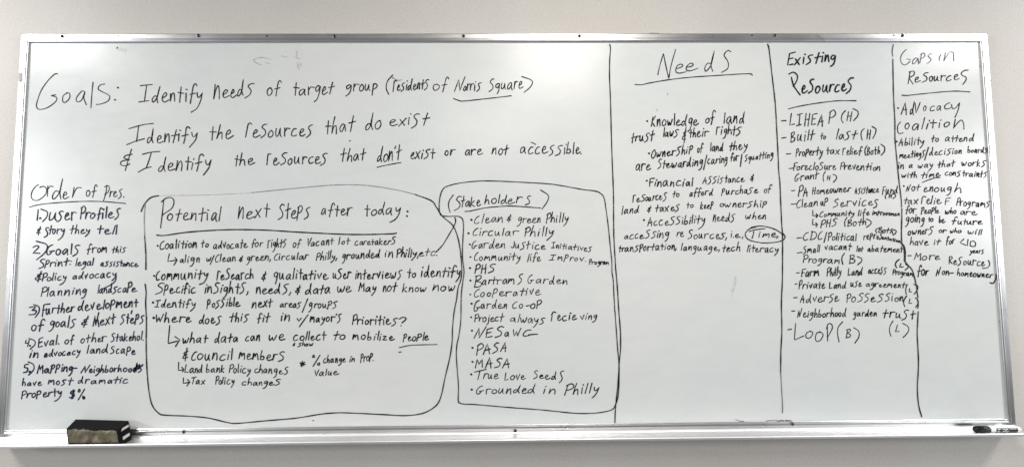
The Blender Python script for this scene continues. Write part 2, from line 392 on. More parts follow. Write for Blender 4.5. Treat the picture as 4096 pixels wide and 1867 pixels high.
# potential next steps
line('G', 'Potential next Steps after today:', '~190,160_180,260_165,382 ~172,175_210,145_255,142_272,175_255,225_200,265_175,285 otential@220,650,320,325,60 ńext@785,1040,312,292,68 Steps@1105,1360,306,298,66 after@1452,1700,282,280,58 todaý@1800,2085,284,268,56 *@2138,3,252 *@2134,3,288')
line('G', 'Coalition to advocate for rights of vacant lot caretakers', '#38 *@140,3,525 Coalition@162,450,550,540,40 to@490,548,536,534,32 advocate@588,862,548,540,38 for@895,985,536,532 ŕights@1022,1170,540,530 of@1225,1290,535 Vacant@1345,1552,530,515 lot@1590,1682,516,510,34 caretakerS@1720,2045,520,512,32', 1.05)
line('G', 'align w/ Clean & green, Circular Philly, grounded in Philly, etc.', '#36 ~235,590_222,650_222,650_290,640 ~280,620_298,638_298,638_272,678 align@322,475,660,655 w@535,568,652,648,30 /@562,592,678,678,68 Clean@605,762,655,645 &@795,822,648,648,28 green,@850,1042,648,640 Circular@1075,1350,638,632,34 Philly,@1410,1575,640,630,36 grounded@1618,1920,630,618,40 in@1962,2020,616,614,40 Philly,@2055,2225,618,612,40 etc.@2235,2375,605,603,34', 1.05)
line('G', 'Community research & qualitative user interviews to identify', '#48 *@112,3,765 Communitý@130,545,798,784 ŕeSearch@615,905,798,788 &@975,1010,802,802,46 qualitative@1075,1508,792,790 uSer@1545,1690,786,784,50 interviews@1725,2095,788,784,44 to@2140,2205,782,778,42 identify@2250,2562,775,768,50', 1.1)
line('G', 'Specific insights, needs, & data we may not know now', '#46 S@125,195,905,905,56 pecific@190,442,905,900,44 inSights,@520,865,902,900,48 needs,@930,1205,908,904,48 &@1245,1285,908,908,42 data@1325,1520,910,904,44 we@1582,1690,896,892,44 May@1750,1890,890,886,44 not@1945,2060,888,884,42 know@2100,2290,895,888,38 now@2340,2520,886,880,42', 1.1)
line('G', 'Identify possible next areas/groups', '#40 *@103,3,978 Identify@118,445,1015,1016,38 possible@535,800,1015,1008,40 next@895,1060,1018,1010,44 areas@1122,1288,1018,1016,36 /@1298,1342,1058,1058,108 groups@1350,1578,1022,1018,38', 1.1)
line('G', "Where does this fit in w/ mayor's Priorities?", "#42 *@108,4,1100 Where@132,410,1138,1132,42 does@475,652,1145,1148,44 this@718,870,1130,1126,40 fit@938,1045,1132,1128,42 in@1130,1195,1124,1120,42 ~1258,1105_1270,1128_1270,1128_1292,1100 ~1345,1075_1310,1122_1275,1172 mayor's@1360,1610,1132,1128,40 Priorities@1700,2060,1152,1155,42 ?@2075,2130,1165,1165,48", 1.1)
line('H', 'What data can we collect to mobilize people', '#42 ~238,200_232,270_225,345_225,345_300,325 ~280,290_318,315_318,315_285,368 what@345,545,345,335 data@600,778,340,330,44 can@845,955,328,322,44 we@1035,1160,322,318,44 collect@1230,1490,318,314,42 to@1552,1638,310,308,42 mobilize@1702,2035,312,320,40 people@2105,2310,322,318,40', 1.05)
line('H', '& show', '&@1224,1240,360,360,16 show@1262,1385,366,362,20')
line('H', '& Councilmembers', '&@345,385,475,475,54 Council@415,740,475,474,50 memberS@790,1155,468,482,48', 1.05)
line('H', 'Land bank Policy changes', '~310,495_308,560_308,560_350,555 ~335,535_352,552_352,552_340,572 Land@358,498,578,575,38 bank@530,672,575,573,36 Policy@715,885,575,580,36 changeS@920,1185,575,592,36', 1.05)
line('H', 'Tax Policy changes', '~348,620_346,662_346,662_395,655 ~380,632_400,652_400,652_375,684 Tax@415,520,668,666,32 Policy@605,755,668,668,34 changeS@818,1125,675,680,32', 1.05)
line('H', '% change in prop. value', '~1280,500_1300,505_1325,512 ~1300,485_1298,508_1295,530 ~1285,522_1300,506_1318,492 ~1288,508_1310,518 ~1292,498_1312,500 %@1380,1440,526,526,92 change@1470,1645,500,494,34 in@1678,1715,492,490,32 prop.@1765,1865,490,482,38 Value@1400,1590,602,594,32', 1.05)
# stakeholders
line('I', '(Stakeholders)', '(@238,298,405,405,245 S@310,405,375,375,98 take@400,655,345,325,78 hold@700,985,302,300,70 er@1000,1190,300,296,72 S@1222,1290,312,312,70 )@1418,1515,390,390,275')
B = '#58 '
line('I', 'Clean & green Philly', B + '*@528,5,510 Clean@572,925,555,535,62 &@990,1042,525,525,56 green@1115,1410,545,545,62 Philly@1490,1775,548,530,68')
line('I', 'Circular Philly', B + '*@490,5,680 Circular@552,1140,712,705,62 Philly@1215,1585,722,712,68')
line('I', 'Garden Justice Initiatives', B + '*@508,5,825 Garden@540,955,878,862,62 Justice@1040,1480,868,888,58 Initiatives@1555,2072,865,915,44')
line('I', 'Community Life Improv. Program', B + '*@515,5,985 Community@572,1158,1030,1025,58 life@1250,1418,1040,1030,62 I@1528,1615,1025,1025,40 mprov.@1635,1995,1028,1040,50 Program@2040,2285,1080,1080,38')
line('J', 'PHS', B + '*@510,5,38 PHS@575,840,105,92,66')
line('J', 'Bartrams Garden', B + '*@515,5,195 B@570,655,275,275,88 artram@672,1075,250,228,60 s@1125,1190,232,232,98 Garden@1255,1755,228,242,62')
line('J', 'Cooperative', B + '*@512,6,375 Cooperative@570,1418,405,378,62')
line('J', 'Garden Co-op', B + '*@530,5,492 G@568,640,580,580,80 arden@655,980,550,556,62 Co@1060,1190,555,550,58 -@1232,1280,520,520,40 oP@1288,1430,550,550,66')
line('J', 'Project always recieving', B + '*@525,5,665 Project@572,950,722,712,60 always@1030,1475,718,745,62 ŕecie@1555,1880,705,700,70 ving@1930,2140,700,690,52')
line('J', 'NESaWG', B + '*@535,5,838 N@565,722,935,935,95 E@718,805,920,915,72 S@835,945,915,915,82 a@960,1005,912,912,66 W@1068,1165,908,908,58 ~1295,828_1240,835_1195,880_1205,905_1260,900_1300,885 ~1265,890_1310,885_1380,882')
line('J', 'PASA', B + '*@542,5,1055 PASA@598,978,1140,1105,76')
line('K', 'MASA', B + '*@542,5,340 MASA@582,1018,418,410,78')
line('K', 'True Love Seeds', B + '*@525,5,498 T@570,722,572,560,76 rue@682,880,560,552,62 Love@958,1225,572,566,60 Seed@1328,1615,552,560,60 s@1655,1715,585,585,88')
line('K', 'Grounded in Philly', B + '*@532,5,695 Grounded@598,1352,748,735,62 in@1455,1602,742,742,62 Philly@1725,2168,765,728,72')
# needs
line('C', 'Needs', '~462,280_480,200_508,110_508,110_525,200_550,312_550,312_570,200_605,78 e@605,690,272,268,88 e@690,782,255,248,74 d@840,915,252,248,84 S@972,1045,262,262,96', .95)
line('C', 'Knowledge of land', '*@375,4,650 Knowledge@410,788,692,680,54 of@845,925,668,664,52 land@992,1155,666,664,54', 1.08)
line('C', 'trust laws & their rights', 'trust@250,435,818,800,46 laws@508,630,776,770,40 &@660,690,812,812,66 their@715,870,780,768,42 ŕights@928,1130,756,756,44', 1.08)
line('C', 'Ownership of land they', '*@390,3,908 Ownership@412,742,945,902,40 of@780,825,902,898,38 land@885,985,888,886,40 they@1035,1180,882,872,42', 1.08)
line('C', 'are Stewarding/caring for/squatting', 'are@288,405,1045,1034,46 Stewarding@462,822,1028,1004,42 /@828,855,1040,1040,115 caring@862,1018,992,980,38 for@1045,1110,968,962,38 /@1122,1135,1018,1018,98 squatting@1158,1385,968,938,32', 1.08)
line('L', 'Financial Assistance &', '*@596,5,202 Financial@635,1190,272,265,66 Assistance@1315,1855,236,215,56 &@1930,1970,202,202,58', 1.08)
line('L', 'resources to afford purchase of', 'ŕeSources@420,858,472,442,58 to@935,1015,406,402,44 afford@1150,1450,402,380,56 purchase@1555,2025,382,355,54 of@2105,2205,352,348,54', 1.08)
line('L', 'land & taxes to keep ownership', 'land@280,500,632,606,58 &@605,655,596,596,48 taxes@710,1020,596,578,56 to@1115,1195,548,544,46 keep@1285,1450,558,556,54 ownership@1540,2135,536,536,50', 1.08)
line('L', 'Accessibility needs when', '*@560,6,705 AcceSSibilitý@610,1345,778,742,62 ńeeds@1445,1730,722,716,64 when@1868,2120,690,690,54', 1.08)
line('L', 'accessing resources, i.e., Time,', 'acceSSing@315,885,946,925,58 re@985,1072,912,912,62 Sources,@1125,1620,940,940,62 i.e.,@1680,1832,926,926,52 ~1910,852_1990,828_2115,815 ~1970,850_1962,895_1948,938 ime,@2035,2282,926,920,52', 1.05)
line('L', 'transportation, language, tech literacy', 'transportation,@245,975,1112,1076,56 language,@1040,1530,1092,1092,54 tech@1568,1790,1106,1100,58 literacy@1885,2285,1112,1112,54', 1.1)
# existing resources
line('C', 'Existing', 'E@1500,1562,205,202,66 xisting@1555,1885,200,170,50', 1.45)
line('C', 'Resources', '~1530,300_1550,370_1600,440 ~1510,275_1545,260_1578,285_1572,330_1545,372 eSources@1618,2025,428,408,62', 1.5)
line('C', '- LIHEAP (H)', '-@1452,1488,648,648,30 LIHEA@1518,1785,686,686,60 P@1830,1885,664,664,60 (@1930,1962,662,662,112 H@1975,2015,645,645,50 )@2024,2062,655,655,110', 1.05)
line('C', '- Built to last (H)', '-@1455,1488,784,784,30 Built@1525,1718,815,798,50 to@1765,1805,794,792,30 last@1890,2062,795,784,44 (@2088,2114,802,802,98 H@2135,2165,788,788,48 )@2176,2206,792,792,92', 1.05)
line('M', '- property tax relief (Both)', '-@210,266,180,180,50 property@330,675,205,190,60 tax@722,890,180,182,60 ŕelief@930,1185,186,184,56 (@1215,1245,206,206,142 Both@1242,1405,190,180,56 )@1420,1465,210,210,150', 1.1)
line('M', '- Foreclosure Prevention', '-@245,290,366,366,50 ForecloSure@300,848,390,375,58 Prevention@900,1405,380,388,58', 1.05)
line('M', 'Grant (H)', 'Grant@320,625,525,492,58 (@680,710,535,535,118 H@732,770,514,514,40 )@810,848,540,540,118', 1.05)
line('M', '- PA Homeowner Assistance Fund (H)', '-@275,318,650,650,30 PA@362,480,718,712,74 Homeowner@540,1035,698,658,54 Asistance@1088,1392,686,666,48 Fund@1440,1632,688,684,62 (@1475,1500,748,748,60 H@1525,1560,742,742,28 )@1575,1606,745,745,58', 1.05)
line('M', '- Clean up Services', '-@268,335,822,822,40 Clean@345,605,866,842,62 up@650,740,836,830,60 Service@808,1320,856,832,64 S@1325,1382,862,862,72', 1.05)
line('M', 'Community life improvement', '~548,900_548,970_548,970_605,968 ~590,945_615,968_615,968_590,992 Community@640,1078,985,965,44 life@1130,1275,968,956,46 improvemen@1315,1655,956,970,34', 1.05)
line('M', 'PHS (Both)', '~548,1015_545,1088_545,1088_600,1080 ~585,1060_610,1080_610,1080_590,1112 PHS@650,860,1122,1095,60 (@955,985,1110,1110,105 Both@990,1225,1105,1085,54 )@1235,1290,1112,1112,112', 1.05)
line('N', '- CDC/Political representation (Both)', '-@345,408,296,292,50 CDC@430,668,318,308,64 /@692,726,340,340,145 Political@745,1105,322,322,56 repres@1200,1440,312,300,52 entation@1440,1668,305,355,28 (@1355,1385,226,226,66 Both@1390,1572,218,236,38 )@1570,1612,256,256,76', 1.05)
line('N', '- Small vacant lot abatement', '-@350,410,484,480,40 Small@425,640,495,468,56 vacant@705,1045,444,445,52 lot@1110,1195,466,465,44 abatement@1255,1700,466,475,48', 1.08)
line('N', 'Program (B)', 'Program@425,885,606,616,52 (@920,955,635,635,140 B@1015,1085,612,612,64 )@1120,1172,630,630,120', 1.08)
line('N', '- Farm Philly Land access Program (L)', '-@340,375,740,740,30 Farm@405,622,786,775,66 Philly@730,912,782,766,62 Land@1000,1185,776,760,60 access@1260,1490,750,746,56 Program@1575,1828,755,784,40 (@1605,1655,680,680,105 L@1660,1705,664,664,32 )@1730,1768,700,700,80', 1.08)
line('N', '- Private Land use agreement (L)', '-@322,345,882,882,20 Private@370,705,942,932,58 Land@760,975,940,936,50 use@1035,1172,912,915,52 agreement@1232,1740,916,930,44 (@1738,1758,1005,1005,125 L@1782,1815,984,984,32 )@1840,1890,1022,1022,138', 1.08)
line('O', '- Adverse Possession (L)', '-@300,345,224,224,30 Adverse@388,885,285,264,64 PoSSeSSion@985,1700,280,268,64 (@1712,1750,345,345,150 L@1778,1815,296,296,36 )@1865,1895,352,352,120', 1.05)
line('O', '- Neighborhood garden Trust', '-@278,318,396,396,30 Neighborhood@352,975,475,462,58 garden@1065,1362,462,462,54 trust@1445,1870,472,500,68', 1.05)
line('O', '- LOOP (B) (L)', '-@228,275,632,630,30 ~328,550_320,650_312,765_312,765_430,712 o@455,548,742,742,106 o@580,680,778,778,138 ~735,595_735,700_738,778 ~722,620_745,560_785,560_798,610_760,690_735,735 (@865,930,802,802,240 B@972,1030,728,728,68 )@1072,1138,785,785,185 (@1530,1575,706,706,195 L@1608,1655,660,660,52 )@1700,1772,745,745,170', .9)
# gaps in resources
line('P', 'Gaps in', '~1070,125_1025,165_995,225_1000,290_1040,322_1085,305_1115,275 ~1075,245_1095,252_1120,255 a@1148,1225,305,305,85 P@1240,1305,300,300,80 S@1330,1392,292,292,78 ~1508,190_1492,225_1490,265 n@1548,1675,270,270,110', .85, M_thin)
line('P', 'Resources', 'R@1090,1165,565,565,90 eSource@1180,1745,545,512,74 ~1860,390_1810,395_1770,430_1790,460_1830,480_1830,520_1790,572')
line('P', 'Advocacy', '*@958,5,875 A@1000,1075,948,948,98 d@1118,1168,948,946,92 V@1180,1245,938,938,95 o@1285,1320,910,910,62 c@1375,1430,910,908,64 a@1460,1508,902,900,64 c@1560,1635,885,885,80 ~1645,830_1660,880_1700,870_1750,805_1750,805_1730,900_1690,995')
line('P', 'Coalition', '~995,1050_960,1095_955,1160_975,1200_1025,1190 o@1050,1105,1140,1140,82 alitio@1148,1620,1155,1112,76 n@1672,1805,1130,1140,105', 1.0)
line('Q', 'Ability to attend', '*@940,4,213 Ability@970,1292,268,252,58 to@1390,1480,214,212,48 attend@1568,1935,212,210,52', 1.08)
line('Q', 'meetings/decision boards', 'meetings@978,1308,430,402,52 /@1302,1350,450,450,160 decision@1365,1770,390,362,54 boards@1855,2110,356,358,46', 1.08)
line('Q', 'in a way that works', 'in@968,1030,560,558,56 a@1105,1145,550,548,52 way@1218,1410,550,545,50 that@1475,1688,545,522,46 works@1780,2085,520,532,50', 1.1)
line('Q', 'with Time constraints', 'with@1010,1198,674,674,42 time@1258,1505,682,656,48 constraints@1568,2100,645,668,48', 1.15)
line('Q', 'Not enough', '*@1033,3,782 Not@1062,1250,852,840,54 enoug@1295,1645,855,850,58 h@1682,1765,858,858,72', 1.05)
line('Q', 'tax relief Programs', 'tax@1040,1218,1005,1012,58 ŕelie@1260,1520,1008,1012,60 F@1565,1632,1012,1012,52 Programs@1710,2135,1030,1052,56', 1.05)
line('Q', 'for people who are', 'for@1060,1195,1130,1128,62 people@1258,1488,1135,1130,48 who@1568,1705,1140,1135,44 are@1765,1975,1148,1158,50', 1.15)
line('R', 'going to be future', 'going@1055,1300,155,158,62 to@1350,1410,150,148,40 be@1488,1565,162,160,48 future@1655,2045,178,184,48', 1.15)
line('R', 'owners or who will', 'owners@1090,1415,318,298,52 or@1488,1580,290,288,40 who@1632,1770,292,288,34 will@1860,2038,298,318,40', 1.15)
line('R', 'have it for <10 years', 'have@1115,1350,445,450,54 it@1425,1510,438,436,46 for@1580,1690,440,430,56 ~1805,370_1755,415_1755,415_1830,450 ~1858,375_1848,455 ~1890,400_1885,460_1885,460_1940,465_1955,430_1935,398_1890,402 years@1878,2060,548,552,36', 1.05)
line('R', '- More Resources', '-@1088,1130,584,584,30 More@1170,1500,636,636,60 Resource@1615,2072,686,712,62 ~2120,645_2135,690_2110,735_2045,745', 1.08)
line('R', 'for Non-homeowners', 'for@1215,1355,838,834,72 Non@1450,1610,838,826,58 -@1610,1670,808,808,40 homeowner@1720,2175,838,868,48 ~2215,820_2210,880_2180,935_2140,930', 1.12)
# outlines, dividers, arrows
def drawn(tile_pts, label, name, wf=1.0, mt=None):
    rnd = random.Random(label); K = Ink(-0.0009)
    for chunk in tile_pts:
        pts = []
        for t, s in chunk:
            for p in s.split():
                q = surf(t, *[float(c) for c in p.split(',')])
                pts.append(q)
        K.ribbon(spline(pts, 10), BASE_W * wf, rnd)
    return K.make(name, mt or M_ink, WB, label)
drawn([[('G', '10,250 38,190 88,140 150,125')]], 'short dark hook starting the rounded box', 'hand_drawn_outline', 1.1)
drawn([[('G', '150,125 240,122 560,118 900,100')]], 'nearly erased top of the rounded box', 'hand_drawn_outline', .45, M_faint)
drawn([[('G', '900,100 1200,70 1550,40 1800,42 2050,78 2200,115')]], 'thin grey top of the rounded box', 'hand_drawn_outline', .6, M_grey)
drawn([[('G', '2200,115 2330,165 2370,215 2420,290 2500,360 2540,450 2562,560 2574,700 2568,790 2545,860 2533,950'), ('H', '2512,100 2500,230 2497,330 2480,450 2440,620 2415,740 2385,820 2330,870 2250,905 2120,920 1950,912 1700,900 1580,898 1450,908 1250,940 1000,962 780,982 700,975 550,940 400,925 200,916 150,900 100,840 75,740 60,600 52,450 50,300')],
       [('G', '52,1100 46,980 50,900 42,830')], [('H', '50,300 52,210 52,140')], [('G', '48,715 48,600 38,450')], [('G', '52,1174 52,1090')]],
      'rounded box round the next steps notes', 'hand_drawn_outline', .95)
drawn([[('G', '38,450 35,300 42,190')]], 'thin grey upper left side of the rounded box', 'hand_drawn_outline', .65, M_grey)
drawn([[('I', '165,462 132,440 118,370 120,280 135,190 165,120 220,80 380,40 600,15 800,12 1100,25 1500,48 1700,75 1950,120 2120,142 2190,175 2230,230 2255,370 2285,600 2310,850 2330,1050'), ('J', '2332,90 2348,200 2360,450 2385,800 2405,1080'), ('K', '2408,220 2420,350 2425,500 2420,650 2410,780 2380,880 2350,935 2290,965 2150,990 2000,998 1850,995 1600,970 1400,950 1000,920 600,885 430,877 380,862 362,830 365,650 350,450 338,260 345,120'), ('J', '370,900 395,700 400,400 415,250 436,100'), ('I', '430,1100 415,950 425,700 430,600 420,510 390,475 340,463 240,465 165,462')]],
      'rounded box round the list of stakeholders', 'hand_drawn_outline', .85)
drawn([[('G', '2520,300 2525,330 2510,370 2470,440 2420,520 2365,578')]], 'curved pointer from the stakeholder box to etc.', 'hand_drawn_pointer', .9)
drawn([[('L', '1930,800 1990,786 2090,783 2200,808 2290,850 2345,895')], [('L', '2000,790 1920,815 1870,860 1862,900 1890,945 1960,975 2080,995 2200,993 2290,980 2345,960')], [('L', '2350,880 2370,918 2352,958')]],
      'oval drawn round the word Time', 'hand_drawn_outline', .85)
drawn([[('C', '76,38 84,70 78,150 76,300 84,500 93,850'), ('I', '2350,150 2352,400 2355,700 2365,900 2375,1060'), ('J', '2380,60 2398,250 2420,600 2440,850 2442,1010'), ('K', '2440,200 2424,350 2410,600 2390,800 2375,950 2368,1135')]],
      'line left of the needs column', 'column_divider', 1.0)
drawn([[('C', '1340,38 1352,80 1375,280 1400,500 1412,700 1425,950'), ('L', '2288,60 2305,250 2315,500 2330,800'), ('M', '152,1120'), ('N', '158,250 160,400 158,800'), ('O', '155,50 145,300 150,650 138,900 135,1173')]],
      'line left of the existing resources column', 'column_divider', 1.05)
drawn([[('O', '135,1173'), ('U', '655,10 658,80 656,140')]], 'faint lower end of the line', 'column_divider', .7, M_thin)
drawn([[('P', '898,62 885,150 893,215')]], 'grey top of the rightmost line', 'column_divider', .85, M_thin)
drawn([[('P', '893,250 898,550 905,780 918,1000'), ('Q', '920,100 922,200 945,450 970,700 1000,950 1005,1050')], [('Q', '1008,1070'), ('R', '1008,80 1003,300 1008,430')],
       [('R', '1045,650 1085,705 1130,750 1160,820 1190,950 1215,1120')], [('O', '1890,250 1898,310 1892,360')], [('O', '1897,400 1890,550 1885,700 1900,1000 1897,1173'), ('U', '2200,-150 2208,0 2225,100 2250,185')]],
      'winding line left of the gaps in resources column', 'column_divider', 1.0)
drawn([[('R', '1008,430 1032,462 1045,520 1048,590 1045,650')]], 'heavier overdrawn bend of the line', 'column_divider', 1.9)
# old smudges and flecks
drawn([[('V', '710,380 660,395 632,410 650,440 720,470')], [('V', '705,375 715,392')], [('V', '715,385 760,385 825,402')], [('V', '770,440 790,450 820,455')], [('V', '1135,310 1135,370')], [('V', '1145,450 1150,490 1165,530')], [('V', '1180,450 1178,490')], [('V', '960,365 1020,378')], [('V', '1110,380 1170,400')]],
      'faint grey traces of erased marks', 'erased_mark', .55, M_faint)
drawn([[('B', '730,95 760,115 790,125 815,120')], [('U', '120,215 165,232 215,238')], [('U', '470,235 520,226 590,222')], [('C', '540,428 541,442')]], 'thin grey stray marks', 'stray_mark', .5, M_thin)
drawn([[('U', '590,238 640,228 668,230 680,246')], [('U', '690,228 760,232')], [('A', '742,-140 736,-130')], [('H', '1385,959 1388,960')], [('H', '2072,414 2088,411')], [('C', '455,562 457,563')], [('P', '2013,340 2017,341')], [('B', '395,612 402,605')]], 'small dark flecks of marker', 'stray_mark', .8)
# grey ghosting of wiped ink
def smudge(cx, cy, rx, rz, rot, label):
    p = at(cx, cy); K = []; n = 20; rnd = random.Random(label)
    for i in range(n):
        a = 2 * math.pi * i / n; k = 1 + rnd.uniform(-.18, .18); x, z = rx * k * math.cos(a), rz * k * math.sin(a)
        K.append((p.x + x * math.cos(rot) - z * math.sin(rot), -0.0002, p.z + x * math.sin(rot) + z * math.cos(rot)))
    return mesh_obj('wiped_smudge', K, [tuple(range(n))[::-1]], M_ghost, WB, label=label)
M_ghost, nt, b = mat('wiped_ink_film', (0.42, 0.42, 0.41), 0.25)
n = noise(nt, 30, 5, rough=0.7); r = ramp(nt, n.outputs[0], [(0.45, (0, 0, 0)), (0.85, (0.5, 0.5, 0.5))]); nt.links.new(r.outputs[0], b.inputs['Alpha'])
smudge(2935, 1145, .006, .035, -.25, 'faint wiped streak under the needs column')

# ------------------------------------------------------------------ the board itself
W2, Z0, Z1 = 3.11207 / 2, 0.90, 2.12
box('writing_surface', (-W2 - .004, 0.0, Z0 - .004), (W2 + .004, 0.010, Z1 + .004), M_board, WB)
# frame: (u outwards, y) profile swept along each side, mitred at the upper corners
PROF = [(0, .0005), (0, -.0036), (.0012, -.0052), (.0040, -.0062), (.0078, -.0058), (.0086, -.0046), (.0094, -.0046), (.0102, -.0056), (.0215, -.0062), (.0236, -.0048), (.0245, -.0020), (.0245, .0110)]
KZ = 1.17
def rail(kind, label):
    v = []; P = PROF
    for u, y in P:
        if kind == 'top': a, c = (-W2 - u, y, Z1 + u * KZ), (W2 + u, y, Z1 + u * KZ)
        if kind == 'left': a, c = (-W2 - u, y, Z0 - .016), (-W2 - u, y, Z1 + u * KZ - .0004)
        if kind == 'right': a, c = (W2 + u, y, Z1 + u * KZ - .0004), (W2 + u, y, Z0 - .016)
        if kind == 'top': a = (a[0] + .0004, a[1], a[2]); c = (c[0] - .0004, c[1], c[2])
        v += [a, c]
    n = len(P); f = [(2 * i, 2 * i + 1, 2 * i + 3, 2 * i + 2) for i in range(n - 1)]
    f.append(tuple(range(0, 2 * n, 2))[::-1]); f.append(tuple(range(1, 2 * n, 2)))
    o = mesh_obj('frame_rail', v, f, M_alx if kind == 'top' else M_alz, WB, label=label)
    return o
rail('top', 'long aluminium rail along the top edge')
rail('left', 'upright aluminium rail on the left')
rail('right', 'upright aluminium rail on the right')
for sgn in (-1, 1):      # dark joint where the mitred ends meet
    P = [(sgn * (W2 + u), y - .00025, Z1 + u * KZ) for u, y in PROF[1:-1]]; v = []
    for x, y, z in P: v += [(x - .0011, y, z + .0002), (x + .0011, y, z - .0002)]
    mesh_obj('mitre_joint', v, [(2 * i, 2 * i + 1, 2 * i + 3, 2 * i + 2) for i in range(len(P) - 1)], M_seam, WB)
def extrude_x(name, prof, x0, x1, mt, label=None, smooth=False):
    n = len(prof); v = [(x0, y, z) for y, z in prof] + [(x1, y, z) for y, z in prof]
    f = [(i, (i + 1) % n, n + (i + 1) % n, n + i) for i in range(n)] + [tuple(range(n))[::-1], tuple(range(n, 2 * n))]
    return mesh_obj(name, v, f, mt, WB, label=label)
extrude_x('frame_rail', [(.0005, .9002), (-.0034, .9002), (-.0046, .8990), (-.0046, .8952), (-.0060, .8940), (-.0068, .8900), (-.0068, .8830), (.0100, .8830)], -W2 - .0002, W2 + .0002, M_alx, 'lower aluminium rail above the marker tray')
tray_prof = [(.0115, .8826), (-.0074, .8826), (-.0082, .8790), (-.0112, .8752), (-.0165, .8728), (-.0240, .8716), (-.0480, .8716), (-.0520, .8722), (-.0545, .8742), (-.0560, .8776),
             (-.0580, .8784), (-.0605, .8778), (-.0618, .8760), (-.0618, .8708), (-.0605, .8694), (-.0400, .8690), (.0115, .8690)]
tray = extrude_x('marker_tray', tray_prof, -W2 - .018, W2 + .016, M_tray, 'aluminium marker tray running under the whole board')

# screws, empty screw holes and specks of debris
def screw(px, py, Y, r=.0056):
    c = at(px, py, Y); v = []; f = []; n = 14
    for k, (rr, dy) in enumerate(((1, 0), (1, -.0006), (.8, -.0016), (.45, -.0022))):
        for i in range(n):
            a = 2 * math.pi * i / n; v.append((c.x + r * rr * math.cos(a), Y + dy, c.z + r * rr * math.sin(a)))
    for k in range(3):
        for i in range(n): f.append((k * n + i, k * n + (i + 1) % n, (k + 1) * n + (i + 1) % n, (k + 1) * n + i))
    f.append(tuple(range(3 * n, 4 * n)))
    o = mesh_obj('screw', v, f, M_steel, WB, smooth=True)
    # crossed recess, a dark sub-part set into the head
    a = random.Random(px).uniform(0, 1.5); s = r * .62; q = r * .22; vv = []; ff = []
    for ang in (a, a + math.pi / 2):
        ca, sa = math.cos(ang), math.sin(ang); b0 = len(vv)
        for X, Z in ((-s, -q), (s, -q), (s, q), (-s, q)):
            vv.append((c.x + X * ca - Z * sa, Y - .00245 - .00005 * (b0 > 0), c.z + X * sa + Z * ca))
        ff.append((b0, b0 + 1, b0 + 2, b0 + 3))
    mesh_obj('screw_recess', vv, ff, M_hole, o)
def hole(px, py, Y, r=.0028):
    c = at(px, py, Y); n = 10
    mesh_obj('screw_hole_or_speck', [(c.x + r * math.cos(2 * math.pi * i / n), Y, c.z + r * math.sin(2 * math.pi * i / n)) for i in range(n)], [tuple(range(n))], M_hole, WB)
for px, py in ((248, 146), (793, 143), (1338, 146), (1854, 145), (2318, 145), (3100, 142), (3610, 143)): screw(px, py, -.0062)
for px, py in ((475, 145), (1067, 145), (2050, 145), (3008, 142), (3576, 142)): hole(px, py, -.0064)
for px, py in ((735, 1725), (2061, 1721), (3170, 1694)): screw(px, py, -.0070)
for px, py in ((81, 327), (3963, 322), (3999, 1285)): hole(px, py, -.0066, .0018)
for px, py in ((1297, 1735), (2126, 1736), (1615, 1745), (1674, 1744)): hole(px, py, -.0072 if py < 1730 else -.0125, .0011)  # small specks of debris, drawn as dark discs
# scraps of tape
M_tape, nt, b = mat('clear_tape', (0.56, 0.57, 0.55), 0.3)
M_paper = mat('beige_tape', (0.50, 0.47, 0.43), 0.7)[0]
def scrap(name, pts, Y, mt, label, th=.0003):
    q = [at(x, y, Y) for x, y in pts]; qb = [p + Vector((0, th, 0)) for p in q]; n = len(q)
    f = [tuple(range(n)), tuple(range(n, 2 * n))[::-1]] + [(i, (i + 1) % n, n + (i + 1) % n, n + i) for i in range(n)]
    mesh_obj(name, q + qb, f, mt, WB, label=label)
scrap('tape_scrap', [(466, 200), (503, 208), (506, 197), (472, 189)], -.0005, M_tape, 'small scrap of clear tape')
scrap('tape_scrap', [(75, 292), (88, 291), (87, 325), (75, 328)], -.0066, M_paper, 'beige tape scrap on the left rail')
# scratches on the top rail
def scratch(pts, Y, wd, label):
    K = Ink(Y); K.ribbon([(at(x, y, Y).x, at(x, y, Y).z) for x, y in pts], wd, random.Random(label)); K.make('scratch', M_thin, WB, label)
scratch([(3270, 143), (3290, 155), (3300, 166)], -.0070, .0012, 'dark scratch across the top rail')
scratch([(2596, 133.5), (2635, 134)], -.0068, .0018, 'dark scuff on the upper edge of the top rail')

# ------------------------------------------------------------------ wall
wall = mesh_obj('wall', [(-4, .012, -.4), (4, .012, -.4), (4, .012, 3.2), (-4, .012, 3.2)], [(0, 1, 2, 3)], M_wall)
wall['kind'] = 'structure'

# ------------------------------------------------------------------ eraser
ER = bpy.data.objects.new('board_eraser', None); C.objects.link(ER)
ER['label'] = 'black board eraser with dirty beige felt face, on the left end of the tray'; ER['category'] = 'eraser'
M_blk, nt, b = mat('black_foam', (0.006, 0.006, 0.007), 0.8, **{'Specular IOR Level': 0.12})
n = noise(nt, 250, 3); bump(nt, b, n.outputs[0], 0.4, 0.001)
M_felt, nt, b = mat('dirty_felt', (0.3, 0.27, 0.22), 0.95)
n = noise(nt, 26, 7, (1, 1, 1), 0.65, 0.8)
r = ramp(nt, n.outputs[0], [(0.30, (0.03, 0.034, 0.02)), (0.42, (0.10, 0.085, 0.05)), (0.52, (0.15, 0.135, 0.09)), (0.62, (0.24, 0.23, 0.165)), (0.74, (0.48, 0.46, 0.40))])
n2 = noise(nt, 11, 2); r2 = ramp(nt, n2.outputs[0], [(0.60, (1, 1, 1)), (0.70, (0.75, 0.62, 0.80))])
mx = nt.nodes.new('ShaderNodeMix'); mx.data_type = 'RGBA'; mx.blend_type = 'MULTIPLY'; mx.inputs[0].default_value = 1
